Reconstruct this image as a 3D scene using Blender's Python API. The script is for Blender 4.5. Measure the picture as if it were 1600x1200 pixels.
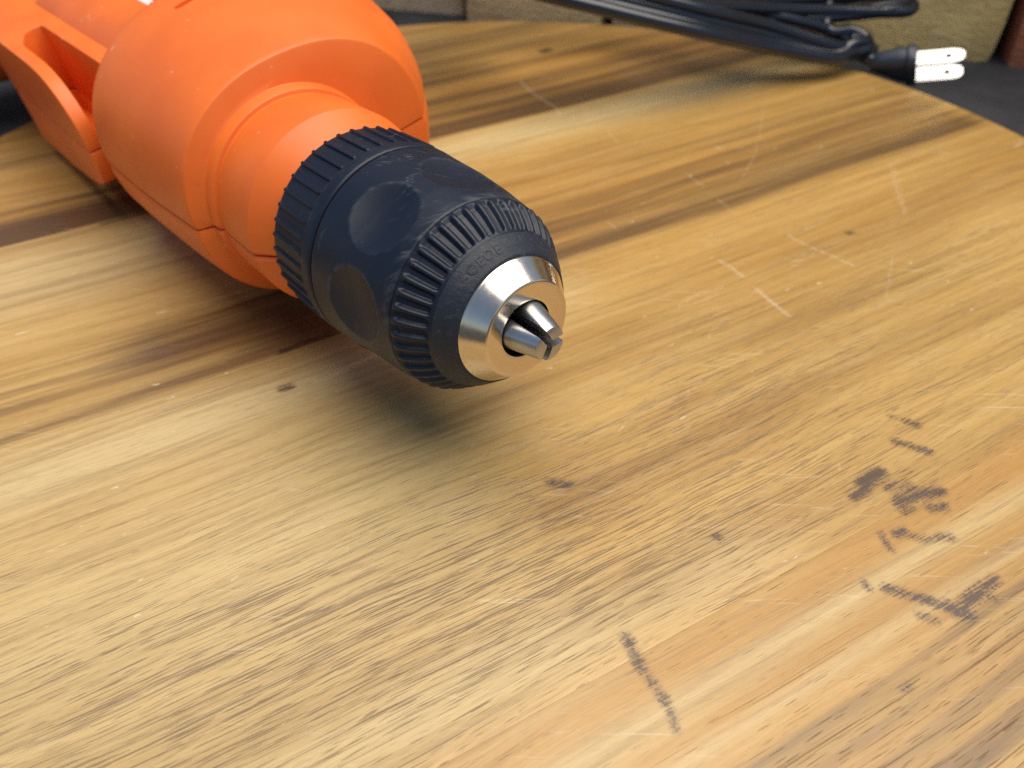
import bpy, bmesh, math, random
import numpy as np
from mathutils import Vector, Matrix, noise
random.seed(4)
for _o in list(bpy.data.objects): bpy.data.objects.remove(_o)
SC = bpy.context.scene
R = math.radians
S = 0.1386                                   # metres per modelling unit

# ---------------------------------------------------------------- camera
cam_d = bpy.data.cameras.new('camera'); cam = bpy.data.objects.new('camera', cam_d)
SC.collection.objects.link(cam); SC.camera = cam
cam.location = (0, 0, 0.843*S); cam.rotation_euler = (R(49), 0, 0)
cam_d.sensor_width = 36; cam_d.lens = 30.15
cam_d.clip_start = 0.005; cam_d.clip_end = 50
cam_d.dof.use_dof = True; cam_d.dof.focus_distance = 0.140; cam_d.dof.aperture_fstop = 20

# ---------------------------------------------------------------- sky, sun, exposure
SUN_EL, SUN_AZ = 77.0, 88.0                   # azimuth: degrees from +Y (beyond the wall) towards +X
w = bpy.data.worlds.new('World'); SC.world = w; w.use_nodes = True
wn = w.node_tree.nodes; wl = w.node_tree.links
sky = wn.new('ShaderNodeTexSky'); sky.sky_type = 'NISHITA'; sky.sun_disc = False
sky.sun_elevation = R(SUN_EL); sky.sun_rotation = R(SUN_AZ)
sky.air_density = 1.0; sky.dust_density = 1.2; sky.ozone_density = 1.0
wl.new(sky.outputs[0], wn['Background'].inputs[0]); wn['Background'].inputs[1].default_value = 0.07
sun_d = bpy.data.lights.new('sun', 'SUN'); sun = bpy.data.objects.new('sun', sun_d)
SC.collection.objects.link(sun)
sun_d.energy = 2.9; sun_d.angle = R(64); sun_d.color = (1.0, 0.91, 0.77)
_dir = Vector((math.sin(R(SUN_AZ))*math.cos(R(SUN_EL)), math.cos(R(SUN_AZ))*math.cos(R(SUN_EL)), math.sin(R(SUN_EL))))
sun.rotation_euler = _dir.to_track_quat('Z', 'Y').to_euler()
SC.view_settings.view_transform = 'Standard'; SC.view_settings.look = 'None'
SC.view_settings.exposure = 0.58; SC.view_settings.gamma = 1
SC.cycles.use_denoising = False

# ---------------------------------------------------------------- helpers
def link(o, parent=None):
    SC.collection.objects.link(o)
    if parent is not None: o.parent = parent
    return o
def thing(name, label, cat, loc=(0, 0, 0)):
    o = bpy.data.objects.new(name, None); link(o); o.location = loc
    o.empty_display_size = 0.01; o['label'] = label; o['category'] = cat
    return o
def mesh_obj(name, verts, faces, mat, parent=None, smooth=True, origin=None, auto=35):
    """verts in world metres; stored relative to the parent's (unrotated) location"""
    v = np.asarray(verts, float)
    off = np.zeros(3)
    p = parent
    while p is not None:
        off += np.array(p.location); p = p.parent
    me = bpy.data.meshes.new(name)
    me.from_pydata((v-off).tolist(), [], [list(map(int, f)) for f in faces])
    me.update()
    if smooth:
        me.polygons.foreach_set('use_smooth', [True]*len(me.polygons))
        if auto: me.set_sharp_from_angle(angle=R(auto))
    me.materials.append(mat)
    o = bpy.data.objects.new(name, me); link(o, parent)
    return o
def fix_normals(o):
    bm = bmesh.new(); bm.from_mesh(o.data); bmesh.ops.recalc_face_normals(bm, faces=bm.faces[:]); bm.to_mesh(o.data); bm.free()
def bevel(o, wd, seg=3, ang=35):
    m = o.modifiers.new('bevel', 'BEVEL'); m.width = wd; m.segments = seg; m.limit_method = 'ANGLE'; m.angle_limit = R(ang); m.harden_normals = False
    return o
class NT:
    """small node-graph writer"""
    def __init__(self, name):
        self.m = bpy.data.materials.new(name); self.m.use_nodes = True
        self.n = self.m.node_tree.nodes; self.l = self.m.node_tree.links
        self.b = self.n['Principled BSDF']
    def put(self, sock, v):
        if isinstance(v, bpy.types.NodeSocket): self.l.new(v, sock)
        elif v is not None:
            if sock.type == 'RGBA' and len(v) == 3: v = (*v, 1)
            sock.default_value = v
    def set(self, **k):
        for a, v in k.items(): self.put(self.b.inputs[a.replace('_', ' ')], v)
        return self
    def math(self, op, a, b=None, c=None, clamp=False):
        q = self.n.new('ShaderNodeMath'); q.operation = op; q.use_clamp = clamp
        for i, v in enumerate((a, b, c)): self.put(q.inputs[i], v)
        return q.outputs[0]
    def add(self, a, b): return self.math('ADD', a, b)
    def mul(self, a, b): return self.math('MULTIPLY', a, b)
    def step(self, x, lo, hi):
        q = self.n.new('ShaderNodeMapRange'); q.interpolation_type = 'SMOOTHSTEP'
        self.put(q.inputs[0], x); q.inputs[1].default_value = lo; q.inputs[2].default_value = hi
        return q.outputs[0]
    def mix(self, f, a, b, mode='MIX'):
        q = self.n.new('ShaderNodeMix'); q.data_type = 'RGBA'; q.blend_type = mode
        self.put(q.inputs[0], f); self.put(q.inputs[6], a); self.put(q.inputs[7], b)
        return q.outputs[2]
    def coord(self, kind='Object'): return self.n.new('ShaderNodeTexCoord').outputs[kind]
    def mapping(self, vec, rot=0.0, scale=(1, 1, 1), loc=(0, 0, 0)):
        q = self.n.new('ShaderNodeMapping'); self.l.new(vec, q.inputs[0])
        q.inputs['Rotation'].default_value = (0, 0, rot); q.inputs['Scale'].default_value = scale; self.put(q.inputs['Location'], loc)
        return q.outputs[0]
    def noise(self, vec, scale=1.0, detail=2.0, rough=0.5, dist=0.0):
        q = self.n.new('ShaderNodeTexNoise'); self.l.new(vec, q.inputs['Vector'])
        q.inputs['Scale'].default_value = scale; q.inputs['Detail'].default_value = detail
        q.inputs['Roughness'].default_value = rough; q.inputs['Distortion'].default_value = dist
        return q.outputs['Fac']
    def attr(self, name):
        q = self.n.new('ShaderNodeAttribute'); q.attribute_name = name; return q
    def bump(self, h, strength, dist):
        q = self.n.new('ShaderNodeBump'); q.inputs['Strength'].default_value = strength; q.inputs['Distance'].default_value = dist
        self.put(q.inputs['Height'], h); self.l.new(q.outputs[0], self.b.inputs['Normal']); return self

# ---------------------------------------------------------------- materials
def m_orange():
    t = NT('orange_plastic'); o = t.coord()
    big = t.noise(o, 60, 3); fine = t.noise(o, 5200, 2)
    col = t.mix(t.step(big, .3, .7), (.76, .142, .015), (.83, .168, .020))
    sp = t.noise(o, 420, 2, .6); scuff = t.mul(t.step(sp, .69, .745), t.step(t.noise(o, 70, 2), .48, .60))
    col = t.mix(t.mul(scuff, .45), col, (.78, .55, .45))
    dirt = t.mul(t.step(t.noise(o, 300, 3, .7), .66, .74), t.step(t.noise(o, 45, 2), .55, .66))
    col = t.mix(t.mul(dirt, .30), col, (.30, .10, .03))
    t.set(Base_Color=col, Roughness=t.add(.40, t.mul(big, .14)), IOR=1.48)
    t.bump(t.add(t.mul(fine, .6), big), .10, .00015); return t.m
def m_black():
    t = NT('black_plastic'); o = t.coord()
    big = t.noise(o, 90, 3); fine = t.noise(o, 3800, 3)
    base = t.mix(big, (.004, .008, .019), (.007, .012, .026))
    q = t.mapping(o, scale=(160, 420, 160)); sc = t.noise(q, 1, 4, .75, 1.5)
    wear = t.attr('wear').outputs['Fac']
    scuff = t.math('MAXIMUM', t.mul(t.step(sc, .56, .76), t.step(t.noise(o, 55, 2), .42, .60)), t.mul(wear, t.step(sc, .40, .66)))
    dust = t.mul(t.step(t.noise(o, 2600, 2, .6), .66, .74), t.step(t.noise(o, 110, 2), .42, .64))
    col = t.mix(t.mul(scuff, .62), base, (.12, .13, .145))
    col = t.mix(t.mul(dust, .4), col, (.17, .17, .17))
    t.set(Base_Color=col, Roughness=t.add(.43, t.mul(scuff, .18)), IOR=1.42)
    t.bump(t.add(t.mul(fine, .5), t.mul(sc, .6)), .16, .00012); return t.m
def m_worn_black():
    t = NT('worn_black_plastic'); o = t.coord()
    q = t.mapping(o, scale=(500, 1400, 900)); sc = t.noise(q, 1, 5, .75, .8); fine = t.noise(o, 2600, 3)
    col = t.mix(t.step(sc, .50, .78), (.014, .019, .030), (.060, .066, .074))
    t.set(Base_Color=col, Roughness=.5, IOR=1.42)
    t.bump(t.add(sc, t.mul(fine, .5)), .5, .00022); return t.m
def m_cord():
    t = NT('black_rubber'); o = t.coord()
    t.set(Base_Color=t.mix(t.noise(o, 200, 2), (.004, .007, .015), (.007, .011, .022)), IOR=1.6, Roughness=.20); return t.m
def m_plug():
    t = NT('blue_black_plastic'); o = t.coord()
    t.set(Base_Color=t.mix(t.noise(o, 200, 2), (.020, .030, .048), (.028, .040, .060)), Roughness=.42); return t.m
def m_metal(name, col, rough, an=0.0, axis=None):
    t = NT(name); o = t.coord()
    n = t.noise(o, 900, 3, .6)
    t.set(Base_Color=t.mix(n, tuple(c*.93 for c in col), col), Metallic=1.0, Roughness=t.add(rough-.04, t.mul(n, .08)))
    if an:
        rr = t.attr('ring').outputs['Fac']
        cx = t.n.new('ShaderNodeCombineXYZ'); t.l.new(rr, cx.inputs[0])
        tu = t.noise(cx.outputs[0], 5200, 3, .7)
        sp = t.noise(t.mapping(o, scale=(1, 1, 1)), 2400, 2, .6)
        t.bump(t.add(tu, t.mul(t.step(sp, .66, .74), -.8)), .10, .00006)
        t.set(Anisotropic=an)
        tg = t.n.new('ShaderNodeAttribute'); tg.attribute_name = 'lathe'
        t.l.new(tg.outputs['Vector'], t.b.inputs['Tangent'])
    return t
def m_wood():
    t = NT('varnished_acacia'); o = t.coord()
    pl = t.attr('board').outputs['Fac']
    off = t.n.new('ShaderNodeCombineXYZ'); t.l.new(t.mul(pl, .731), off.inputs[0]); t.l.new(t.mul(pl, .417), off.inputs[1]); t.l.new(t.mul(pl, 3.3), off.inputs[2])
    va = t.n.new('ShaderNodeVectorMath'); va.operation = 'ADD'
    t.l.new(t.mapping(o, rot=R(-30.3)), va.inputs[0]); t.l.new(off.outputs[0], va.inputs[1])
    g0 = va.outputs[0]
    # let the grain wander a little so no line is ruler straight
    wob = t.noise(t.mapping(g0, scale=(11, 18, 1)), 1, 2, .5)
    cy = t.n.new('ShaderNodeCombineXYZ'); t.l.new(t.mul(t.add(wob, -.5), .006), cy.inputs[1])
    vb = t.n.new('ShaderNodeVectorMath'); vb.operation = 'ADD'; t.l.new(g0, vb.inputs[0]); t.l.new(cy.outputs[0], vb.inputs[1])
    g = vb.outputs[0]
    tone = t.attr('tone').outputs['Fac']
    orange = t.attr('orange').outputs['Fac']
    pale = t.attr('pale').outputs['Fac']
    broad = t.noise(t.mapping(g, scale=(7, 75, 1)), 1, 3, .55)
    fine = t.noise(t.mapping(g, scale=(28, 900, 1)), 1, 3, .6)
    mid = t.noise(t.mapping(g, scale=(12, 260, 1)), 1, 4, .6)
    col = t.mix(t.step(broad, .30, .72), WOOD_LIGHT, WOOD_MID)
    col = t.mix(t.mul(orange, .60), col, WOOD_ORANGE)
    col = t.mix(t.mul(pale, .8), col, WOOD_PALE)
    col = t.mix(t.mul(t.step(mid, .52, .78), .42), col, WOOD_BROWN)
    col = t.mix(t.mul(t.step(fine, .47, .80), .48), col, WOOD_BROWN)
    fine2 = t.noise(t.mapping(g, scale=(16, 420, 1), loc=(5, 1, 0)), 1, 5, .7)
    col = t.mix(t.mul(t.step(fine2, .48, .72), .30), col, WOOD_BROWN)
    col = t.mix(t.mul(t.step(fine2, .52, .28), .25), col, WOOD_PALE)
    fib = t.noise(t.mapping(g, scale=(330, 4200, 1), loc=(2, 2, 0)), 1, 2, .6)
    col = t.mix(t.mul(t.step(fib, .48, .74), .26), col, WOOD_BROWN)
    # streaks along the grain put where this table has them
    tn = t.add(tone, t.mul(t.add(t.noise(t.mapping(g, scale=(9, 300, 1)), 1, 5, .7), -.5), 1.9))
    tk = t.step(tn, .18, 1.30)
    col = t.mix(t.mul(tk, .90), col, WOOD_DARK)
    # open pores: short dark dashes, medium ones and long hairlines
    dens = t.attr('pores').outputs['Fac']
    p1 = t.noise(t.mapping(g, scale=(170, 4200, 1)), 1, 1, .4)
    p2 = t.noise(t.mapping(g, scale=(70, 3300, 1), loc=(3, 7, 0)), 1, 1.5, .5)
    p3 = t.noise(t.mapping(g, scale=(17, 2100, 1), loc=(1, 4, 0)), 1, 2, .5)
    clus = t.noise(t.mapping(g, scale=(26, 130, 1), loc=(9, 2, 0)), 1, 2)
    thr = t.add(t.mul(dens, -.085), t.mul(t.add(clus, -.5), -.13))
    q1 = t.step(t.math('SUBTRACT', p1, thr), .668, .750)
    q2 = t.step(t.math('SUBTRACT', p2, thr), .674, .765)
    q3 = t.step(t.math('SUBTRACT', p3, t.mul(thr, .50)), .635, .735)
    pore = t.math('MAXIMUM', t.math('MAXIMUM', q1, q2), t.mul(q3, .85))
    halo = t.step(t.math('SUBTRACT', p2, thr), .56, .70)
    col = t.mix(t.mul(halo, .22), col, WOOD_BROWN)
    col = t.mix(t.mul(pore, .58), col, WOOD_PORE)
    # stains and burns, drawn out along the fibres
    st = t.attr('stain').outputs['Fac']
    ng = t.noise(t.mapping(g, scale=(130, 2400, 1)), 1, 4, .7)
    ng2 = t.noise(o, 1700, 5, .8)
    sv = t.add(st, t.add(t.mul(t.add(ng, -.5), 2.3), t.mul(t.add(ng2, -.5), 2.0)))
    sv = t.mul(t.step(sv, .22, .85), t.step(st, .01, .30))
    col = t.mix(t.mul(t.step(st, .0, .5), .30), col, WOOD_BROWN)
    col = t.mix(t.mul(sv, .84), col, (.034, .020, .021))
    # scratches and dents down to bare wood, plus random tiny ones
    sc = t.attr('scratch').outputs['Fac']
    lv = t.mul(t.step(t.add(sc, t.mul(t.add(t.noise(o, 1500, 3, .7), -.5), 1.5)), .34, 1.05), .40)
    dots = t.mul(t.step(t.noise(t.mapping(g, scale=(260, 760, 1)), 1, 2), .725, .79), t.step(t.noise(o, 38, 2), .42, .56))
    scr = t.math('MAXIMUM', lv, t.mul(dots, .5))
    hz = t.mul(t.step(t.noise(t.mapping(o, rot=R(35), scale=(60, 900, 1)), 1, 3, .7, .6), .60, .74), t.step(t.noise(o, 26, 2), .46, .60))
    hz2 = t.mul(t.step(t.noise(t.mapping(o, rot=R(-62), scale=(50, 1100, 1)), 1, 3, .7, .8), .62, .74), t.step(t.noise(o, 31, 2), .48, .62))
    scr = t.math('MAXIMUM', scr, t.mul(t.math('MAXIMUM', hz, hz2), .26))
    col = t.mix(scr, col, (.76, .67, .48))
    rough = t.add(t.add(.30, t.mul(broad, .12)), t.add(t.mul(pore, .25), t.mul(scr, .3)))
    t.set(Base_Color=col, Roughness=rough, IOR=1.58)
    h = t.add(t.mul(pore, -1.0), t.add(t.mul(fine, .5), t.mul(scr, -.5)))
    t.bump(h, .45, .00020)
    return t.m
WOOD_LIGHT = (.50, .310, .092); WOOD_MID = (.335, .185, .042); WOOD_PALE = (.58, .450, .225)
WOOD_ORANGE = (.43, .215, .042); WOOD_BROWN = (.180, .094, .028); WOOD_DARK = (.080, .038, .016); WOOD_PORE = (.070, .040, .028)
def m_stone(i, c0, c1):
    t = NT('rough_stone'); o = t.coord()
    v = t.mapping(o, rot=.5, loc=(i*1.7, i*.9, 0))
    a = t.noise(v, 55, 5, .65, .4); b = t.noise(t.mapping(v, scale=(1, 2.6, 2.6)), 160, 4, .7); c = t.noise(v, 22, 2)
    col = t.mix(t.step(a, .3, .7), c0, c1)
    col = t.mix(t.mul(t.step(b, .5, .78), .35), col, tuple(x*.5 for x in c0))
    col = t.mix(t.mul(t.step(c, .5, .75), .4), col, tuple(min(1, x*1.35) for x in c1))
    t.set(Base_Color=col, Roughness=.9); t.bump(t.add(a, t.mul(b, .6)), .6, .002); return t.m
def m_slate():
    t = NT('dark_slate'); o = t.coord()
    a = t.noise(o, 40, 5, .65); b = t.noise(o, 420, 4, .7)
    col = t.mix(t.step(a, .3, .75), (.014, .015, .019), (.034, .037, .045))
    col = t.mix(t.mul(t.step(b, .55, .8), .5), col, (.07, .075, .085))
    t.set(Base_Color=col, Roughness=.8); t.bump(t.add(a, b), .5, .0015); return t.m
ORANGE = m_orange(); BLACK = m_black(); WORN = m_worn_black(); CORD = m_cord(); PLUG = m_plug(); WOOD = m_wood(); SLATE = m_slate()
NICKEL = m_metal('turned_nickel', (.78, .68, .55), .15, .6).m
STEEL = m_metal('dull_steel', (.50, .51, .53), .34).m
BRIGHT = m_metal('bright_nickel', (.92, .91, .88), .42).m
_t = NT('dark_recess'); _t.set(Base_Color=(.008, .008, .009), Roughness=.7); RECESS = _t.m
_t = NT('white_label'); _t.set(Base_Color=_t.mix(_t.noise(_t.coord(), 300), (.70, .71, .74), (.78, .79, .81)), Roughness=.35); LABEL = _t.m
_t = NT('printed_ink'); _t.set(Base_Color=_t.mix(_t.noise(_t.coord(), 700), (.10, .09, .22), (.25, .08, .12)), Roughness=.4); INK = _t.m

# ---------------------------------------------------------------- ground and wall
def ground():
    z = -0.08*S; n = 24; L = 3.0
    xs = np.linspace(-L, L, n)
    v = [(x, y, z) for y in xs for x in xs]
    f = [(j*n+i, j*n+i+1, (j+1)*n+i+1, (j+1)*n+i) for j in range(n-1) for i in range(n-1)]
    o = mesh_obj('ground', v, f, SLATE); o['kind'] = 'structure'
ground()
WD = Vector((.968, -.25, 0)); WN = Vector((.25, .968, 0)); WO = Vector((-.153, 2.855, -.08))
def rough_block(t0, t1, z0, z1, dep, out, seed):
    """a hand-cut block: rounded box with an uneven face, in wall coordinates (units)"""
    nx, ny, nz = 12, 5, 8
    V = []; F = []; idx = {}
    L = t1-t0; Hh = z1-z0
    r = random.Random(seed); sk = [(r.uniform(-.012, .012), r.uniform(-.010, .010)) for _ in range(4)]
    def vert(i, j, k):
        if (i, j, k) in idx: return idx[(i, j, k)]
        a, b, c = i/nx, j/ny, k/nz
        sx = (sk[0][0]*(1-c)+sk[1][0]*c)*(1-a) + (sk[2][0]*(1-c)+sk[3][0]*c)*a
        sz = (sk[0][1]*(1-a)+sk[1][1]*a)*(c)
        p = Vector((t0+a*L+sx, b*dep-out, z0+c*Hh+sz))
        rd = .012                                 # pull the edges in
        ex = min(a, 1-a)*L; ez = min(c, 1-c)*Hh; ey = b*dep
        cut = max(0, rd-ex)+max(0, rd-ez)
        if b < .01: p.y += cut*.8
        if ex < rd and ey < rd: p.x += (rd-ey)*.6*(1 if a < .5 else -1)
        if ez < rd and ey < rd: p.z += (rd-ey)*.5*(1 if c < .5 else -1)
        q = Vector((p.x*7+seed*3.1, p.y*7, p.z*7)); nn = noise.noise_vector(q)*.007 + noise.noise_vector(q*3.3)*.004
        if c < .01: nn.z = abs(nn.z)
        p += nn
        wpos = WO + WD*p.x + WN*p.y; wpos.z = WO.z + p.z
        idx[(i, j, k)] = len(V); V.append(tuple(wpos*S)); return idx[(i, j, k)]
    def quad(*q): F.append([vert(*x) for x in q])
    for i in range(nx):
        for k in range(nz): quad((i, 0, k), (i+1, 0, k), (i+1, 0, k+1), (i, 0, k+1)); quad((i, ny, k), (i, ny, k+1), (i+1, ny, k+1), (i+1, ny, k))
    for i in range(nx):
        for j in range(ny): quad((i, j, nz), (i+1, j, nz), (i+1, j+1, nz), (i, j+1, nz)); quad((i, j, 0), (i, j+1, 0), (i+1, j+1, 0), (i+1, j, 0))
    for j in range(ny):
        for k in range(nz): quad((0, j, k), (0, j, k+1), (0, j+1, k+1), (0, j+1, k)); quad((nx, j, k), (nx, j+1, k), (nx, j+1, k+1), (nx, j, k+1))
    return V, F
wall = thing('stone_wall', 'low wall of rough beige and reddish brown blocks behind the round wooden board', 'wall', tuple(WO*S))
STONE_C = [((.64, .53, .33), (.78, .66, .44)), ((.66, .49, .24), (.80, .62, .33)), ((.64, .45, .16), (.78, .57, .23)), ((.36, .11, .055), (.48, .17, .085)), ((.66, .52, .31), (.78, .65, .42))]
SM = [m_stone(i, *c) for i, c in enumerate(STONE_C)]
COURSES = [(0.0, .52, [(-2.3, -1.75, 2), (-1.73, -1.22, 3), (-1.2, -.62, 1), (-.6, -.012, 0), (.008, .452, 1), (.475, .985, 4), (1.005, 1.592, 2), (1.617, 2.25, 3), (2.27, 2.9, 0), (2.92, 3.5, 1)]),
           (.545, 1.02, [(-2.2, -1.5, 1), (-1.48, -.9, 0), (-.88, -.3, 2), (-.28, .3, 3), (.32, .75, 1), (.77, 1.36, 2), (1.38, 1.95, 0), (1.97, 2.6, 2), (2.62, 3.3, 3)]),
           (1.045, 1.5, [(-2.3, -1.8, 0), (-1.78, -1.2, 2), (-1.18, -.6, 1), (-.58, .05, 4), (.07, .6, 0), (.62, 1.1, 3), (1.12, 1.7, 1), (1.72, 2.3, 2), (2.32, 3.0, 0), (3.02, 3.5, 4)])]
sd = 1
for z0, z1, row in COURSES:
    for a, b, mi in row:
        sd += 1
        V, F = rough_block(a, b, z0-(.030 if z0 == 0 else 0), z1, .42, .02*math.sin(sd*2.3)+(.03 if (z0 == 0 and mi == 1) else 0), sd)
        o = mesh_obj('stone', V, F, SM[mi], wall)
        if mi == 3: o['label'] = 'reddish brown block'
def core():
    c = []
    for t, y, z in [(-2.28, .10, 0), (3.46, .10, 0), (3.46, .40, 0), (-2.28, .40, 0), (-2.28, .10, 1.46), (3.46, .10, 1.46), (3.46, .40, 1.46), (-2.28, .40, 1.46)]:
        p = WO+WD*t+WN*y; p.z = WO.z+z; c.append(tuple(p*S))
    mesh_obj('wall_core', c, [(0, 1, 5, 4), (1, 2, 6, 5), (2, 3, 7, 6), (3, 0, 4, 7), (4, 5, 6, 7), (3, 2, 1, 0)], RECESS, wall, smooth=False)  # near-black core showing through the gaps between the blocks
core()

# ---------------------------------------------------------------- round board of glued planks
TC = np.array([0, 1.346*S]); TR = 1.25*S
GA = R(30.3); GU = np.array([math.cos(GA), math.sin(GA)]); GV = np.array([-math.sin(GA), math.cos(GA)])
DARK= [(1.46,[(17.8,-112.2),(18.6,-114.7),(19.5,-117.4)]),(0.98,[(19.5,-117.4),(21.2,-120.5),(22.1,-122.2)]),(0.53,[(22.1,-122.2),(22.9,-124.2),(23.2,-126.9)]),(1.55,[(61.0,-103.0),(63.3,-103.9),(65.6,-104.7)]),(1.42,[(65.6,-104.7),(68.0,-105.8),(69.7,-106.7)]),(2.34,[(69.8,-106.4),(71.2,-107.6),(72.3,-107.9)]),(1.66,[(71.5,-106.7),(74.8,-104.9),(79.5,-101.1)]),(1.44,[(73.3,-104.9),(76.9,-102.4)]),(0.72,[(57.7,-101.7),(58.1,-102.9)]),(0.81,[(64.6,-108.1),(66.8,-109.0)]),(0.47,[(76.6,-104.2),(77.9,-105.2)]),(1.53,[(66.4,-91.6),(67.9,-91.1)]),(0.76,[(67.7,-91.6),(70.4,-92.9),(73.2,-92.6)]),(1.27,[(73.7,-92.2),(75.5,-92.5)]),(0.63,[(63.9,-91.5),(63.9,-93.2),(64.5,-95.2)]),(3.0,[(64.5,-79.9),(68.2,-77.5)]),(1.87,[(61.8,-83.0),(64.3,-81.4)]),(2.13,[(69.4,-84.5),(74.1,-82.5),(77.8,-81.9)]),(1.21,[(68.7,-81.4),(72.7,-79.9)]),(1.57,[(74.6,-86.0),(77.0,-85.5)]),(1.05,[(69.4,-86.7),(71.3,-85.7)]),(1.45,[(78.4,-63.7),(79.6,-64.4)]),(0.58,[(75.2,-61.9),(78.5,-63.3)]),(1.4,[(74.0,-69.1),(79.2,-71.7)]),(1.48,[(6.8,-79.4),(8.0,-80.0),(10.3,-80.2)]),(1.37,[(-47.6,-53.6),(-45.9,-53.2)]),(3.32,[(11.5,138.1),(13.5,139.5)]),(1.34,[(87.6,7.5),(88.5,7.8)]),(0.87,[(57.7,-120.7),(58.6,-120.2)]),(0.89,[(35.1,-92.2),(35.7,-92.7)]),(0.97,[(-97.7,19.1),(-108.3,12.3)]),(1.92,[(-40.0,-34.7),(-50.1,-41.1)])]
LIGHT= [(1.02,[(71.4,6.5),(75.4,1.6),(79.0,-2.0),(84.4,-7.6)]),(1.27,[(51.8,-5.3),(54.2,-9.0),(55.9,-12.4)]),(1.2,[(58.0,-17.3),(61.0,-23.8),(63.4,-28.3)]),(0.52,[(111.8,48.4),(108.6,34.2),(105.6,18.4)]),(0.44,[(112.3,44.3),(108.8,29.7),(106.2,17.3),(100.1,13.0),(91.9,8.4)]),(0.4,[(91.9,8.4),(79.9,1.3),(71.6,-5.6),(66.3,-11.3)]),(0.55,[(74.2,-1.7),(68.9,-6.7)]),(0.48,[(82.8,87.0),(78.2,68.9),(72.3,51.3),(66.2,38.4)]),(0.38,[(57.9,-14.0),(67.3,-16.5),(75.7,-19.4),(87.7,-22.0),(96.5,-24.5),(107.2,-23.8),(120.8,-19.9)]),(0.39,[(95.8,-2.6),(91.8,-11.8),(87.4,-22.0)]),(0.99,[(2.9,109.2),(6.6,100.2),(11.1,92.1),(14.4,87.0),(15.8,80.9)]),(0.62,[(49.8,41.9),(54.2,32.7)]),(0.59,[(56.6,26.1),(60.2,17.3)]),(0.68,[(71.8,7.2),(77.6,10.1),(84.4,14.7)]),(0.6,[(81.0,14.7),(89.1,19.1)]),(0.41,[(43.1,-37.1),(45.3,-32.9),(47.4,-30.7)]),(0.69,[(38.5,-25.0),(43.0,-20.4),(50.4,-16.7)]),(0.38,[(36.2,-54.6),(39.9,-50.5)]),(0.43,[(-77.4,-28.8),(-66.9,-21.2)]),(0.39,[(-65.2,-90.3),(-62.2,-87.5)]),(0.68,[(30.2,68.9),(32.5,61.2)]),(0.58,[(25.5,14.0),(27.6,9.1)]),(1.34,[(62.3,57.7),(63.7,56.8)]),(0.52,[(-18.2,-86.1),(-17.4,-85.8)]),(0.75,[(79.8,-95.9),(80.8,-95.7)]),(0.85,[(-8.0,-70.1),(-6.9,-69.8)]),(0.63,[(-62.2,-45.5),(-60.9,-45.1)]),(0.76,[(-67.2,-91.9),(-65.6,-91.3)]),(0.49,[(-68.5,-98.7),(-66.7,-97.6)]),(0.55,[(61.2,-75.0),(61.2,-76.7)]),(1.13,[(153.1,57.7),(157.0,61.2)]),(0.87,[(127.3,49.2),(128.9,48.4)]),(0.89,[(104.3,-13.8),(105.4,-14.6)]),(0.78,[(131.0,14.0),(131.9,13.0)]),(0.57,[(34.5,-110.8),(34.8,-111.3)])]
def seg_d(P, a, b):
    a = np.array(a)*.001; b = np.array(b)*.001; ab = b-a; L = (ab@ab)+1e-12
    t = np.clip(((P-a)@ab)/L, 0, 1); return np.linalg.norm(P-a-t[:, None]*ab, axis=1)
def strokes(P, lst, fall):
    out = np.zeros(len(P))
    for wd, pts in lst:
        hw = wd*.0005
        for a, b in zip(pts[:-1], pts[1:]):
            d = seg_d(P, a, b)
            out = np.maximum(out, np.clip(.5 + (hw-d)/fall, 0, 1))
    return out
def vnoise(P, s, seed=0.0):
    return np.array([noise.noise((x*s[0]+seed, y*s[1], seed*.37)) for x, y in P])
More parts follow.
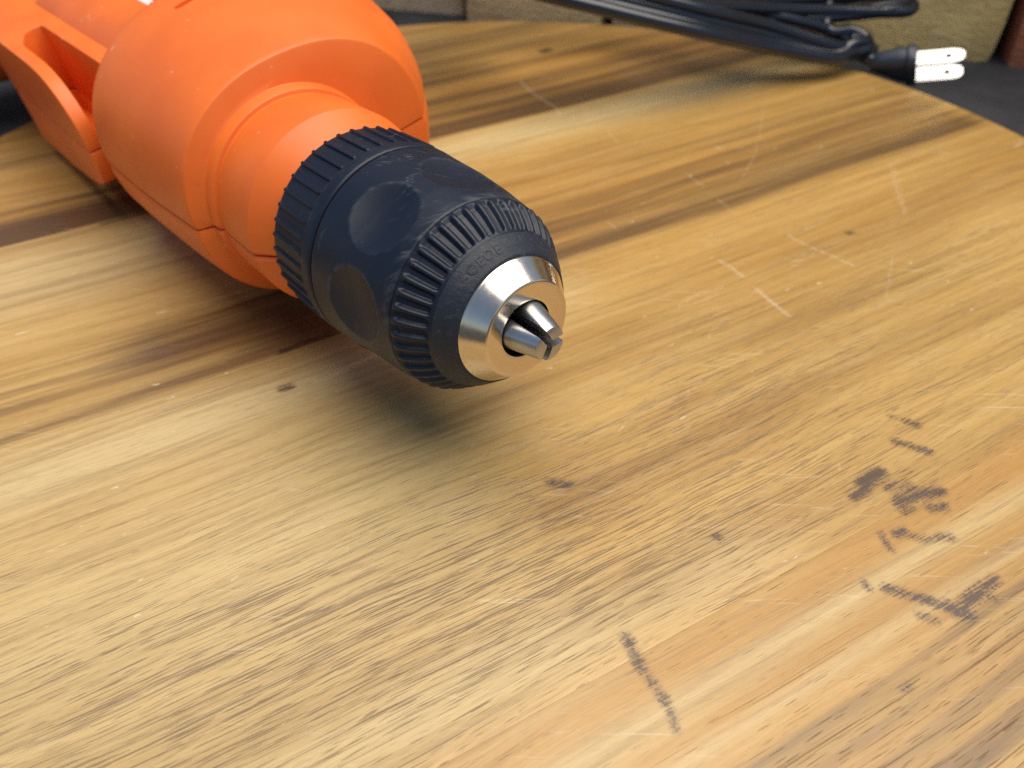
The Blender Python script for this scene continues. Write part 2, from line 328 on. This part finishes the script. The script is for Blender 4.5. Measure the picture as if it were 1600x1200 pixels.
# streaks: (v centre, half width in units of the board, u range, strength), v measured across the grain
def streak(u, v, v0, hw, u0, u1, k, soft=.12):
    e = np.clip((u-u0)/soft, 0, 1)*np.clip((u1-u)/soft, 0, 1)
    return k*np.exp(-((v-v0)/hw)**2)*e
table = thing('round_wooden_board', 'round varnished wooden board of wide glued planks with scratches and dark stains under the drill', 'wooden board', (TC[0], TC[1], 0))
V_C = 1.346*math.cos(GA)                       # board centre, across the grain
JOINTS = [-.20, .375, 1.075, 1.64, 2.5]
def plank(k, v0, v1):
    gap = .0001
    v0 = max(v0+gap, V_C-1.2499); v1 = min(v1-gap, V_C+1.2499)
    dv = .0062
    n = int((v1-v0)/dv); rows = np.linspace(v0, v1, n)
    rows = np.concatenate([[v0], [v0+.0025], rows[1:-1], [v1-.0025], [v1]])
    cols = 380
    U = np.linspace(-1, 1, cols)
    pts = []
    for v in rows:
        h = math.sqrt(max(1e-6, 1.25**2-(v-V_C)**2))
        pts.append(np.stack([U*h, np.full(cols, v-V_C)], 1))
    pts = np.concatenate(pts)                  # units, relative to centre, grain axes
    xy = (pts[:, :1]*GU+pts[:, 1:]*GV)*S       # metres, relative to centre
    nr = len(rows)
    z = np.zeros(len(pts))
    rr = np.linalg.norm(pts, axis=1); z -= np.clip((rr-1.236)/.014, 0, 1)**2*.012*S
    z = z.reshape(nr, cols); z[0] -= .0002*S; z[-1] -= .0002*S; z = z.ravel()
    ring = list(range(cols)) + [r*cols+cols-1 for r in range(1, nr)] + [(nr-1)*cols+i for i in range(cols-2, -1, -1)] + [r*cols for r in range(nr-2, 0, -1)]
    top = np.column_stack([xy, z])
    bot = top[ring].copy(); bot[:, 2] = -.0795*S
    allv = np.concatenate([top, bot])
    F = [(r*cols+i, r*cols+i+1, (r+1)*cols+i+1, (r+1)*cols+i) for r in range(nr-1) for i in range(cols-1)]
    nb = len(top); m = len(ring)
    F += [(ring[i], nb+i, nb+(i+1) % m, ring[(i+1) % m]) for i in range(m)]
    F.append([nb+i for i in range(m)][::-1])
    me_off = np.array([TC[0], TC[1], 0])
    o = mesh_obj('plank', allv+me_off, F, WOOD, table, smooth=True, auto=30)
    me = o.data
    u = pts[:, 0]; v = pts[:, 1]+V_C; P = xy
    wv = vnoise(pts, (1.6, 2.5), 3.0+k)*.035
    tone = np.zeros(len(pts)); orange = np.zeros(len(pts)); pale = np.zeros(len(pts)); pores = np.full(len(pts), .3)
    for args in STREAKS: tone += streak(u, v+wv*args[6 if len(args) > 6 else 0]*0+wv*.35, *args[:6])
    tone += np.clip(vnoise(pts, (.9, 9), 11.0+k)-.25, 0, 1)*.35
    for args in ORANGES: orange += streak(u, v+wv*.5, *args)
    for args in PALES_AND_SHEEN: pale += streak(u, v+wv*.3, *args)
    pores = np.full(len(pts), -.75)
    if k == 1: pores = -.55+1.15*np.exp(-((v-.56)/.17)**2)*np.clip((.55-u)/.5, .25, 1)+.35*np.clip((1.0-v)/.2, 0, 1)
    if k == 0: pores = -.45+.75*np.clip((.26-v)/.06, 0, 1)
    pores = pores + vnoise(pts, (2.2, 7), 20.0+k)*.22
    stain = strokes(P, DARK, .0022) if k < 4 else np.zeros(len(P))
    scratch = strokes(P, LIGHT, .0016)
    # keep the marks of one board off the wrong place: same surface, so nothing to do
    for nm, arr in (('tone', tone), ('orange', orange), ('pale', pale), ('pores', pores), ('stain', stain), ('scratch', scratch), ('board', np.full(len(pts), float(k)))):
        a = me.attributes.new(nm, 'FLOAT', 'POINT')
        a.data.foreach_set('value', np.concatenate([np.clip(arr, -1, 4), np.clip(arr[ring], -1, 4)]).astype(np.float32))
STREAKS = [(1.195, .085, -.75, 1.3, .52), (1.80, .14, -.6, 1.3, .36), (2.1, .16, -1.3, 1.3, .40), (1.22, .06, -1.3, -.3, .22), (.95, .05, .0, 1.3, .16), (.86, .03, -.1, 1.3, .14), (1.690, .040, -1.3, 1.3, 1.0), (1.76, .025, -1.3, 1.3, .55), (1.83, .03, -.3, 1.2, .65), (1.93, .022, -.1, 1.2, .45), (1.97, .05, -1.2, .5, .40), (2.05, .02, -.4, 1.2, .4), (2.18, .06, -1.0, 1.0, .45), (2.28, .03, -1, 1, .4),
           (1.655, .012, -1.3, 1.3, .6), (1.648, .010, -1.3, -.35, .9), (1.70, .05, -1.3, -.5, .35),
           (1.095, .022, -1.3, 1.3, .85), (1.125, .018, -.2, 1.3, .5), (1.165, .022, -1.3, 1.3, .42), (1.215, .016, -.1, 1.3, .30), (1.255, .024, -1.2, 1.3, .32), (1.31, .020, -.1, 1.3, .50), (1.345, .018, .3, 1.3, .40), (1.13, .022, -.55, .05, .8), (1.19, .03, -1.3, -.3, .30), (1.40, .02, .1, 1.3, .40), (1.45, .018, -1.1, -.3, .30),
           (.215, .012, -.6, 1.0, .55), (.185, .016, -.5, 1.0, .55), (.150, .014, -.4, 1.0, .70), (.110, .022, -.3, 1.2, .75), (.06, .02, -.3, 1.2, .6), (.02, .030, -.2, 1.2, .55), (.255, .008, -.2, .6, .35), (-.03, .02, .0, 1.2, .45), (-.08, .05, -.2, 1.2, .6), (.175, .012, .0, 1.2, .30), (.55, .03, -1.0, 1.2, .16), (.66, .012, -1.0, 1.2, .22), (.80, .012, -.2, 1.0, .34), (.745, .010, -.3, 1.2, .28), (.90, .016, .0, 1.2, .22), (1.0, .012, .2, 1.2, .22)]
ORANGES = [(.352, .030, -1.3, 1.3, 1.3), (.275, .016, -1.3, 1.3, .9), (.235, .012, -1.3, 1.3, .7), (.16, .05, -1.3, 1.3, .5), (1.80, .16, -1.3, 1.3, .9), (1.26, .15, .0, 1.3, .9), (.95, .14, .1, 1.3, .45), (1.92, .2, -.1, 1.3, .6)]
PALES_AND_SHEEN = [(1.57, .060, -.6, 1.3, 1.0), (1.5, .12, -1.3, -.2, .85), (1.0, .06, -1.3, .1, .7), (.72, .3, -1.3, -.25, .8), (.31, .014, -1.0, 1.3, .6), (.255, .008, -1.0, 1.3, .5), (.43, .05, -.9, .0, .5)]  # wide near-left band paints in the sky sheen; the others are pale wood
for k, (a, b) in enumerate(zip(JOINTS[:-1], JOINTS[1:])): plank(k, a, b)

# ---------------------------------------------------------------- power drill, lying on its side
AX_C = np.array([.0015, .8033, .2428]); AX_D = np.array([.6443, -.7629, .0543]); AX_D /= np.linalg.norm(AX_D)
AX_1 = np.array([.7519, .6448, .1377]); AX_1 -= AX_D*(AX_1@AX_D); AX_1 /= np.linalg.norm(AX_1); AX_2 = np.cross(AX_D, AX_1)
def A(a, b, s):
    a, b, s = np.broadcast_arrays(np.asarray(a, float), np.asarray(b, float), np.asarray(s, float))
    return (AX_C + a[..., None]*AX_1 + b[..., None]*AX_2 + s[..., None]*AX_D)*S
drill = thing('power_drill', 'orange corded power drill with black keyless chuck lying on its side on the wooden board', 'power drill', tuple(A(.04, -.19, -.8)))
# cross-sections: s, centre a, half width a, half height b, superellipse exponent
BODY = [(-2.06, 0.075, 0.105, 0.1, 2.4), (-2.05, 0.09, 0.11, 0.115, 2.4), (-2.0, 0.095, 0.125, 0.125, 2.6), (-1.6, 0.11, 0.14, 0.14, 2.8), (-1.46, 0.0975, 0.1725, 0.158, 2.9), (-1.4, 0.091, 0.194, 0.166, 3.0), (-1.1, 0.091, 0.194, 0.167, 3.0), (-0.975, 0.093, 0.197, 0.169, 2.9), (-0.945, 0.0925, 0.2075, 0.176, 2.6), (-0.915, 0.0915, 0.2335, 0.19, 2.4), (-0.89, 0.0925, 0.2555, 0.203, 2.3), (-0.868, 0.0935, 0.2685, 0.212, 2.27), (-0.84, 0.095, 0.275, 0.2185, 2.25), (-0.78, 0.0927, 0.2732, 0.219, 2.25), (-0.72, 0.088, 0.268, 0.216, 2.25), (-0.66, 0.0798, 0.2582, 0.211, 2.25), (-0.61, 0.0693, 0.2457, 0.2055, 2.25), (-0.57, 0.0577, 0.2322, 0.1985, 2.25), (-0.54, 0.0475, 0.2205, 0.192, 2.25), (-0.524, 0.0417, 0.2138, 0.1885, 2.25), (-0.5185, 0.0402, 0.2112, 0.1872, 2.25), (-0.5155, 0.0401, 0.2091, 0.1852, 2.25), (-0.514, 0.0401, 0.2061, 0.1822, 2.25),
        (-.508, .018, .170, .160, 2.05), (-.506, .0, .1500, .1500, 2), (-.5045, 0, .1482, .1482, 2), (-.501, 0, .1476, .1476, 2), (-.489, 0, .1466, .1466, 2), (-.486, 0, .1450, .1450, 2), (-.4845, 0, .1400, .1400, 2), (-.479, 0, .1392, .1392, 2), (-.4765, 0, .1412, .1412, 2), (-.472, 0, .1424, .1424, 2),
        (-.387, 0, .1440, .1440, 2), (-.3838, 0, .1436, .1436, 2), (-.3822, 0, .1424, .1424, 2), (-.352, 0, .1230, .1230, 2), (-.335, 0, .1120, .1120, 2), (-.335, 0, .06, .06, 2)]
def half_shell(sign):
    n = 72; th = np.linspace(0, math.pi, n); d = .0030
    V = []; nl = None
    for s, c, a, b, p in BODY:
        ca, sa = np.cos(th), np.sin(th)
        x = np.sign(ca)*np.abs(ca)**(2/p)*a + c; y = np.abs(sa)**(2/p)*(b if sign > 0 else min(b, .2041))
        # roll the lip of the parting line inwards
        lip = np.clip(1-y/.006, 0, 1)**2
        x = c + (x-c)*(1-lip*.0035/a)
        y = np.maximum(y, d*.5)
        inner = np.array([[c-a*.90, d*.5], [c, d*.5], [c+a*.90, d*.5]])
        pts = np.concatenate([np.column_stack([x, y]), inner])
        V.append(A(pts[:, 0], pts[:, 1]*sign, np.full(len(pts), s))); nl = len(pts)
    V = np.concatenate(V); F = []
    for r in range(len(BODY)-1):
        for i in range(nl):
            j = (i+1) % nl; F.append((r*nl+i, r*nl+j, (r+1)*nl+j, (r+1)*nl+i))
    F.append(list(range(nl))); F.append([(len(BODY)-1)*nl+i for i in range(nl)])
    o = mesh_obj('housing_shell', V, F, ORANGE, drill, auto=28); fix_normals(o); return o
up_shell = half_shell(1); lo_shell = half_shell(-1)
def box_axis(a0, a1, b0, b1, s0, s1):
    v = [A(a, b, s) for s in (s0, s1) for b in (b0, b1) for a in (a0, a1)]
    return np.array(v), [(0, 1, 3, 2), (4, 6, 7, 5), (0, 4, 5, 1), (2, 3, 7, 6), (0, 2, 6, 4), (1, 5, 7, 3)]
def cut(o, V, F):
    c = mesh_obj('cutter', V, F, ORANGE, drill, smooth=False); fix_normals(c)
    bpy.context.view_layer.update()
    m = o.modifiers.new('cut', 'BOOLEAN'); m.operation = 'DIFFERENCE'; m.object = c; m.solver = 'EXACT'
    dg = bpy.context.evaluated_depsgraph_get(); dg.update()
    me = bpy.data.meshes.new_from_object(o.evaluated_get(dg)); o.modifiers.clear(); old = o.data; o.data = me
    me.set_sharp_from_angle(angle=R(28))
    bpy.data.objects.remove(c)
cut(up_shell, *box_axis(.004, .125, .2080, .30, -.778, -.764))
def guard(sign):
    # U-shaped wall round the pocket beside the motor housing: (outer a, s), (inner a, s), height
    B0 = {}
    P = [((-.186, -.924), (-.161, -.924), .020), ((-.186, -.926), (-.161, -.926), .040), ((-.186, -.932), (-.161, -.932), .058), ((-.186, -.945), (-.161, -.945), .078), ((-.186, -.963), (-.161, -.963), .096),
         ((-.186, -.985), (-.161, -.985), .110), ((-.186, -1.015), (-.161, -1.015), .1205), ((-.186, -1.05), (-.161, -1.05), .1255), ((-.186, -1.10), (-.161, -1.10), .127), ((-.186, -1.165), (-.161, -1.165), .127),
         ((-.186, -1.22), (-.156, -1.19), .127), ((-.186, -1.36), (-.140, -1.235), .127), ((-.186, -1.39), (-.132, -1.245), .127), ((-.186, -1.80), (-.120, -1.25), .127), ((-.05, -1.80), (-.106, -1.25), .127), ((-.05, -1.25), (-.102, -1.24), .127), ((-.05, -.90), (-.102, -.90), .127)]
    if sign < 0:
        h = [.018, .036, .052, .066, .076, .084, .091, .096, .100] + [.105]*8
        P = [((o_[0], max(o_[1], -1.37)), i_, q) for (o_, i_, _), q in zip(P, h)]
        P = [p for k_, p in enumerate(P) if k_ not in (12, 13)]
    V = []
    for (oa, os), (ia, is_), h in P:
        for a, s in ((oa, os), (ia, is_)):
            V.append(A(a, (.0014 if s > -1.37 else .088 if sign > 0 else .0014)*sign, s)); V.append(A(a, h*sign, s))
    F = []
    for i in range(len(P)-1):
        o = i*4; q = o+4
        F += [(o+1, q+1, q+3, o+3), (o, o+2, q+2, q), (o, q, q+1, o+1), (o+2, o+3, q+3, q+2)]
    e = (len(P)-1)*4
    F += [(0, 1, 3, 2), (e, e+2, e+3, e+1)]
    o = mesh_obj('pocket_guard', np.array(V), F, ORANGE, drill, auto=0); fix_normals(o); bevel(o, .0011 if sign > 0 else .0018, 4, 38)
guard(1); guard(-1)
V, F = box_axis(-.152, -.095, -.075, -.045, -1.27, -.905); o = mesh_obj('pocket_light_stop', V, F, ORANGE, drill, smooth=False); fix_normals(o)  # unseen plate added to keep light from below out of the pocket
V, F = box_axis(-.146, -.104, -.046, .012, -.965, -.915); o = mesh_obj('dark_gap_block', V, F, BLACK, drill, smooth=False); fix_normals(o); bevel(o, .0006)  # black block added to stand in for the dark gap ahead of the pocket
def handle():
    # pistol grip, out past the edge of the picture: it points away from the pocket side
    V = []; F = []; n = 28
    secs = [(-.02, -1.86, .18, .125), (-.12, -1.87, .16, .118), (-.22, -1.88, .145, .108), (-.40, -1.91, .14, .105), (-.56, -1.94, .145, .105), (-.66, -1.955, .165, .11), (-.70, -1.96, .16, .10), (-.71, -1.96, .12, .07)]
    for a, s, hs, hb in secs:
        for k in range(n):
            t = 2*math.pi*k/n; cx, sx = math.cos(t), math.sin(t)
            V.append(A(a, math.copysign(abs(sx)**.8, sx)*hb, s+math.copysign(abs(cx)**.8, cx)*hs))
    for r in range(len(secs)-1):
        for k in range(n): F.append((r*n+k, r*n+(k+1) % n, (r+1)*n+(k+1) % n, (r+1)*n+k))
    F.append(list(range(n))); F.append([(len(secs)-1)*n+k for k in range(n)])
    o = mesh_obj('handle', np.array(V), F, ORANGE, drill, auto=40); fix_normals(o)
handle()
# white rating label on the motor housing
def on_body(a, s, lift):
    s_ = np.clip(s, -1.37, -.965)
    x = (np.asarray(a)-.091)/.194; return (1-np.abs(x)**3)**(1/3)*.1672+lift
def patch(a0, a1, s0, s1, lift, name, mat, parent, na=14, ns=16, rad=.012):
    aa = np.linspace(a0, a1, na); ss = np.linspace(s0, s1, ns); V = []
    for i, s in enumerate(ss):
        for j, a in enumerate(aa):
            V.append(A(a, float(on_body(a, s, lift)), s))
    F = [(i*na+j, i*na+j+1, (i+1)*na+j+1, (i+1)*na+j) for i in range(ns-1) for j in range(na-1)]
    o = mesh_obj(name, np.array(V), F, mat, parent, auto=0)
    return o
lab = patch(.030, .190, -1.33, -.972, .0012, 'rating_label', LABEL, drill)
for q in range(5):
    a0 = .045+q*.026; patch(a0, a0+(.011 if q % 2 == 0 else .006), -1.31, -.985-.03*(q % 3), .0022, 'printed_line', INK, lab, 3, 12)

# ---------------------------------------------------------------- keyless chuck
def lathe(name, prof, mat, parent, n=256, mod=None, close=False, auto=40, tangent=False):
    th = np.arange(n)*2*math.pi/n; V = []
    for s, r in prof:
        rr = np.full(n, r, float)
        if mod is not None: rr = mod(th, s, rr)
        V.append(A(rr*np.cos(th), rr*np.sin(th), np.full(n, s)))
    V = np.concatenate(V); m = len(prof)
    F = [(i*n+k, i*n+(k+1) % n, (i+1)*n+(k+1) % n, (i+1)*n+k) for i in range(m-1) for k in range(n)]
    o = mesh_obj(name, V, F, mat, parent, auto=auto); fix_normals(o)
    if tangent:
        a = o.data.attributes.new('lathe', 'FLOAT_VECTOR', 'POINT')
        t = (-np.sin(th)[:, None]*AX_1+np.cos(th)[:, None]*AX_2); t = np.tile(t, (m, 1))
        a.data.foreach_set('vector', t.astype(np.float32).ravel())
        a = o.data.attributes.new('ring', 'FLOAT', 'POINT'); a.data.foreach_set('value', np.repeat([r*S+s*S*.7 for s, r in prof], n).astype(np.float32))
    return o
def sm(x, a, b):
    t = np.clip((x-a)/(b-a), 0, 1); return t*t*(3-2*t)
def wrap(d): return (d+math.pi) % (2*math.pi)-math.pi
def sleeve_mod(th, s, rr):
    out = rr.copy()
    for q in range(7):
        d = wrap(th-R(115.5)-q*2*math.pi/7)
        dep = .0130*(1-(d/R(21))**2-((s+.140)/.048)**2)
        k = .0007; dep = np.where(dep < -k, 0, np.where(dep > k, dep, (dep+k)**2/(4*k)))
        out -= np.maximum(dep, 0)
    return out
def lerp_prof(pts, n):
    pts = np.array(pts); L = np.concatenate([[0], np.cumsum(np.linalg.norm(np.diff(pts, axis=0), axis=1))])
    q = np.linspace(0, L[-1], n); return np.column_stack([np.interp(q, L, pts[:, 0]), np.interp(q, L, pts[:, 1])])
sl = [(-.2275, .128), (-.2275, .1350), (-.2262, .1363)] + [tuple(x) for x in lerp_prof([(-.224, .1367), (-.16, .1345), (-.115, .1302), (-.076, .1243)], 100)] + [(-.0735, .1232), (-.0735, .115)]
chuck = lathe('chuck', sl, BLACK, drill, n=900, mod=sleeve_mod, auto=70)
_th = np.arange(900)*2*math.pi/900; _w = []
for s_, r_ in sl:
    q_ = np.zeros(900)
    for q in range(7):
        dd = wrap(_th-R(115.5)-q*2*math.pi/7); e_ = 1-(dd/R(21))**2-((s_+.140)/.048)**2
        q_ = np.maximum(q_, np.exp(-(e_/.10)**2)*(.20+.45*np.clip(-np.sin(dd*6+(s_+.138)*18), 0, 1)))
    q_ = np.maximum(q_, math.exp(-((s_+.078)/.008)**2)*.6); _w.append(q_)
_a = chuck.data.attributes.new('wear', 'FLOAT', 'POINT'); _a.data.foreach_set('value', np.concatenate(_w).astype(np.float32))
def rear_mod(th, s, rr):
    x = (th-R(88.7))/(2*math.pi/42); fr = np.abs(x-np.round(x))
    e = sm(s, -.3285, -.3245)*(1-sm(s, -.2545, -.2500))
    rib = 1-sm(fr, .085, .16)
    return rr + e*(rib*.0036) - e*.0022
rp = [(-.329, .08), (-.329, .1310), (-.3275, .1335)] + [tuple(x) for x in lerp_prof([(-.3255, .1355), (-.257, .1372)], 12)] + [tuple(x) for x in lerp_prof([(-.2555, .1372), (-.249, .1374)], 7)] + [(-.2345, .1376), (-.2318, .1368), (-.2305, .1348), (-.2305, .128)]
lathe('rear_ring', rp, BLACK, chuck, n=840, mod=rear_mod, auto=45)
def front_mod(th, s, rr):
    x = (th-R(94.7))/(2*math.pi/43); fr = np.abs(x-np.round(x))
    e = sm(s, -.0695, -.0655)*(1-sm(s, -.0345, -.0300))
    return rr + e*((1-sm(fr, .06, .34))*.0062) - e*.0044
fp = [(-.0722, .114), (-.0722, .1222), (-.0712, .1232)] + [tuple(x) for x in lerp_prof([(-.0702, .1236), (-.060, .1202), (-.047, .1125), (-.036, .1040), (-.029, .0995)], 26)] + [(-.0275, .0990), (-.0262, .0986)]
lathe('grip_ring', fp, BLACK, chuck, n=860, mod=front_mod, auto=50)
nr = [(-.0262, .0986), (-.0255, .0990), (-.0235, .0982), (-.012, .0895), (-.004, .0835), (-.0020, .0818), (-.0020, .0760), (-.02, .0755)]
lathe('nose_band', nr, WORN, chuck, n=200, auto=50)
collar = lathe('metal_collar', [(-.012, .0785), (-.0035, .0797), (-.0010, .0794), (.0005, .0785)] + [tuple(x) for x in lerp_prof([(.0010, .0780), (.0240, .0614)], 8)] + [(.0246, .0602), (.0250, .0590)] + [tuple(x) for x in lerp_prof([(.0250, .0580), (.0228, .0368)], 8)] + [(.0225, .0360), (.019, .0358), (-.06, .0358), (-.06, .001)], NICKEL, chuck, n=200, auto=25, tangent=True)
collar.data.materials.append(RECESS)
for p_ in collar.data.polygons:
    if min(p_.vertices) >= 200*(4+8+2+8): p_.material_index = 1  # bore walls painted near black for the shade inside the hole
def jaw(phi):
    n = 40; V = []; F = []
    secs = [(-.03, .0172), (.02, .0160), (.0612, .0038), (.0640, .0030), (.0652, .0016)]
    qs = [.0190, .0190, .0190, .0183, .0162]
    for (s, rho), q in zip(secs, qs):
        for k in range(n):
            t = 2*math.pi*k/n; x = rho+q*math.cos(t); y = q*math.sin(t)
            for sg in (1, -1):                    # two flat flanks towards the neighbours
                nx, ny = math.sin(R(58)), -sg*math.cos(R(58))
                dd = x*nx+y*ny-.0046
                if dd < 0: x -= nx*dd; y -= ny*dd
            ca, sa = math.cos(R(phi)), math.sin(R(phi))
            V.append(A(x*ca-y*sa, x*sa+y*ca, s))
    for r in range(len(secs)-1):
        for k in range(n): F.append((r*n+k, r*n+(k+1) % n, (r+1)*n+(k+1) % n, (r+1)*n+k))
    F.append([(len(secs)-1)*n+k for k in range(n)])
    o = mesh_obj('jaw', np.array(V), F, STEEL, chuck, auto=35); fix_normals(o)
for ph in (52, 172, -68): jaw(ph)
def lettering():
    V = []; F = []
    def glyph(ch, deg, hgt=.0125, sink=0.0):
        cu = bpy.data.curves.new('g', 'FONT'); cu.body = ch; cu.size = 1; cu.extrude = .06; cu.align_x = 'CENTER'; cu.align_y = 'CENTER'
        ob = bpy.data.objects.new('g', cu); SC.collection.objects.link(ob)
        me = bpy.data.meshes.new_from_object(ob.evaluated_get(bpy.context.evaluated_depsgraph_get()))
        base = len(V)
        for v in me.vertices:
            x, y, z = v.co*hgt*1.35
            # x runs along the ring (clockwise), y back towards the ribs
            s = -.0135 - y*.80; r = .0985 + (s+.0235)*(-.0087/.0115) + z*.55 + sink
            t = R(deg) - x/.091
            V.append(A(r*math.cos(t), r*math.sin(t), s))
        F.extend([tuple(base+i for i in p.vertices) for p in me.polygons])
        bpy.data.objects.remove(ob); bpy.data.meshes.remove(me); bpy.data.curves.remove(cu)
    for ch, dg in (('O', 110.2), ('E', 102.4), ('O', 94.2), ('E', 86.2)): glyph(ch, dg)
    for ch, dg in (('-', 117.4), ('-', 77.5), ('-', 70.0)): glyph(ch, dg, .011, -.0004)
    mesh_obj('lettering', np.array(V), F, BLACK, chuck, smooth=False)
lettering()

# ---------------------------------------------------------------- power cord and plug
def catmull(P, n=10, closed=False):
    P = [Vector(p) for p in P]; out = []
    N = len(P)
    for i in range(N-1):
        p0 = P[max(i-1, 0)]; p1 = P[i]; p2 = P[i+1]; p3 = P[min(i+2, N-1)]
        for k in range(n):
            t = k/n
            out.append(.5*((2*p1)+(-p0+p2)*t+(2*p0-5*p1+4*p2-p3)*t*t+(-p0+3*p1-3*p2+p3)*t**3))
    out.append(P[-1]); return out
def tube(pts, r, n=14):
    V = []; F = []; up = Vector((0, 0, 1)); prev = None
    for i, p in enumerate(pts):
        d = (pts[min(i+1, len(pts)-1)]-pts[max(i-1, 0)]).normalized()
        if prev is None: side = d.cross(up).normalized()
        else: side = (prev-d*prev.dot(d)).normalized()
        prev = side; u2 = side.cross(d)
        for k in range(n):
            t = 2*math.pi*k/n; q = p+(side*math.cos(t)+u2*math.sin(t))*r; V.append(tuple(q*S))
    for i in range(len(pts)-1):
        for k in range(n): F.append((i*n+k, i*n+(k+1) % n, (i+1)*n+(k+1) % n, (i+1)*n+k))
    F.append(list(range(n))[::-1]); F.append([(len(pts)-1)*n+k for k in range(n)])
    return V, F
cordT = thing('coiled_cord', 'black coiled power cord with two prong plug at the far edge of the board', 'power cord', (1.0*S, 2.2*S, 0))
def coil():
    r = random.Random(7); P = []
    # each turn: right end, front strand (rising to the left), far left end, back strand
    def turn(R_, dz, dy, kx, hi):
        back = [(-.02, 2.02+dy, .29+dz), (-.20+kx, 2.14, .33+dz), (-.17+kx, 2.30, .33+dz*.5), (.05, 2.39-dy*.5, .27+dz), (.34, 2.36-dy*.6, .215+dz)] + ([(.60, 2.34-dy*.6, .172+dz), (.80, 2.33-dy*.4, .145+dz*.5)] if hi else [(.52, 2.22-dy*.4, .172+dz*.6)])
        if hi:
            return [(R_[0]-.03, R_[1]+.035, R_[2]+.012), (R_[0], R_[1], R_[2]), (R_[0]-.04, R_[1]-.03, R_[2]-.006), (.818, 2.27+dy*.5, .122+dz*.5), (.633, 2.20+dy, .142+dz), (.454, 2.10+dy, .182+dz), (.26, 2.03+dy, .235+dz)]+back
        return [(R_[0]-.04, R_[1]+.030, R_[2]+.014), (R_[0]-.010, R_[1]+.022, R_[2]+.006), (R_[0], R_[1]+.006, R_[2]-.003), (R_[0]-.04, R_[1]-.016, R_[2]-.004), (.797, 2.150+dy*.6, .066+dz*.6), (.62, 2.105+dy, .118+dz), (.44, 2.02+dy, .180+dz), (.22, 1.985+dy, .240+dz)]+back
    ends = [(.905, 2.205, .056, 0), (.925, 2.220, .046, 0), (1.050, 2.345, .118, 1), (.900, 2.215, .074, 0), (1.035, 2.36, .132, 1), (.912, 2.225, .062, 0), (1.02, 2.34, .124, 1), (.89, 2.215, .068, 0)]
    for i, e in enumerate(ends):
        P += turn(e[:3], (i % 3-1)*.018+r.uniform(-.006, .006), (i % 2)*.040+r.uniform(-.012, .012), r.uniform(-.08, .08), e[3])
        if i+1 < len(ends) and ends[i+1][3]: P += [(.94, 2.37, .135)]
        else: P += [(.80, 2.235, .094)]
    P += [(.875, 2.232, .045), (.91, 2.212, .030), (.934, 2.205, .024)]
    return P
V, F = tube(catmull(coil(), 12), .0158)
mesh_obj('cable', V, F, CORD, cordT, auto=0)
# plug: local frame, x along the prongs, n across the blades
PX = Vector((.91, -.36, .225)).normalized(); PN = Vector((-.45, -.5, .74)); PN = (PN-PX*PN.dot(PX)).normalized(); PM = PN.cross(PX).normalized(); PO = Vector((.934, 2.205, .020))
def PW(x, n, m): return tuple((PO+PX*x+PN*n+PM*m)*S)
def loft_plug(secs, name, parent, mat, p=3.2, k=32):
    V = []; F = []
    for x, hn, hm in secs:
        cn = -.30*max(x, 0)
        for i in range(k):
            t = 2*math.pi*i/k; c, s_ = math.cos(t), math.sin(t)
            V.append(PW(x, cn+math.copysign(abs(c)**(2/p), c)*hn, math.copysign(abs(s_)**(2/p), s_)*hm))
    for r in range(len(secs)-1):
        for i in range(k): F.append((r*k+i, r*k+(i+1) % k, (r+1)*k+(i+1) % k, (r+1)*k+i))
    F.append(list(range(k))); F.append([(len(secs)-1)*k+i for i in range(k)])
    o = mesh_obj(name, np.array(V), F, mat, parent, auto=40); fix_normals(o); return o
plug = loft_plug([(-.012, .018, .018), (0, .026, .021), (.02, .034, .024), (.055, .050, .031), (.072, .054, .030), (.074, .058, .034), (.077, .060, .036), (.094, .060, .036), (.097, .058, .034)], 'plug', cordT, PLUG)
def prong(n0, hm):
    L0, L1, th = .092, .204, .005; k = 8; out = []
    # outline in (x, m): a blade with clipped corners and a round hole
    O = [(L0, -hm), (L1-.024, -hm), (L1-.008, -hm*.80), (L1, -hm*.42), (L1, hm*.42), (L1-.008, hm*.80), (L1-.024, hm), (L0, hm)]
    hc = (L1-.036, 0); hr = .0075
    outer = []
    for i in range(len(O)):
        a, b = np.array(O[i]), np.array(O[(i+1) % len(O)])
        for q in range(4): outer.append(a+(b-a)*q/4)
    ang = [math.atan2(o[1]-hc[1], o[0]-hc[0]) for o in outer]
    inner = [(hc[0]+hr*math.cos(a), hc[1]+hr*math.sin(a)) for a in ang]
    m = len(outer); V = []
    for nn in (th, -th):
        for o in outer: V.append(PW(o[0], n0+nn, o[1]))
        for o in inner: V.append(PW(o[0], n0+nn, o[1]))
    F = []
    for i in range(m):
        j = (i+1) % m
        F += [(i, j, m+j, m+i), (2*m+i, 3*m+i, 3*m+j, 2*m+j), (i, 2*m+i, 2*m+j, j), (m+i, m+j, 3*m+j, 3*m+i)]
    o = mesh_obj('prong', np.array(V), F, BRIGHT, plug, auto=30); fix_normals(o)
prong(.000, .0185); prong(-.074, .0200)
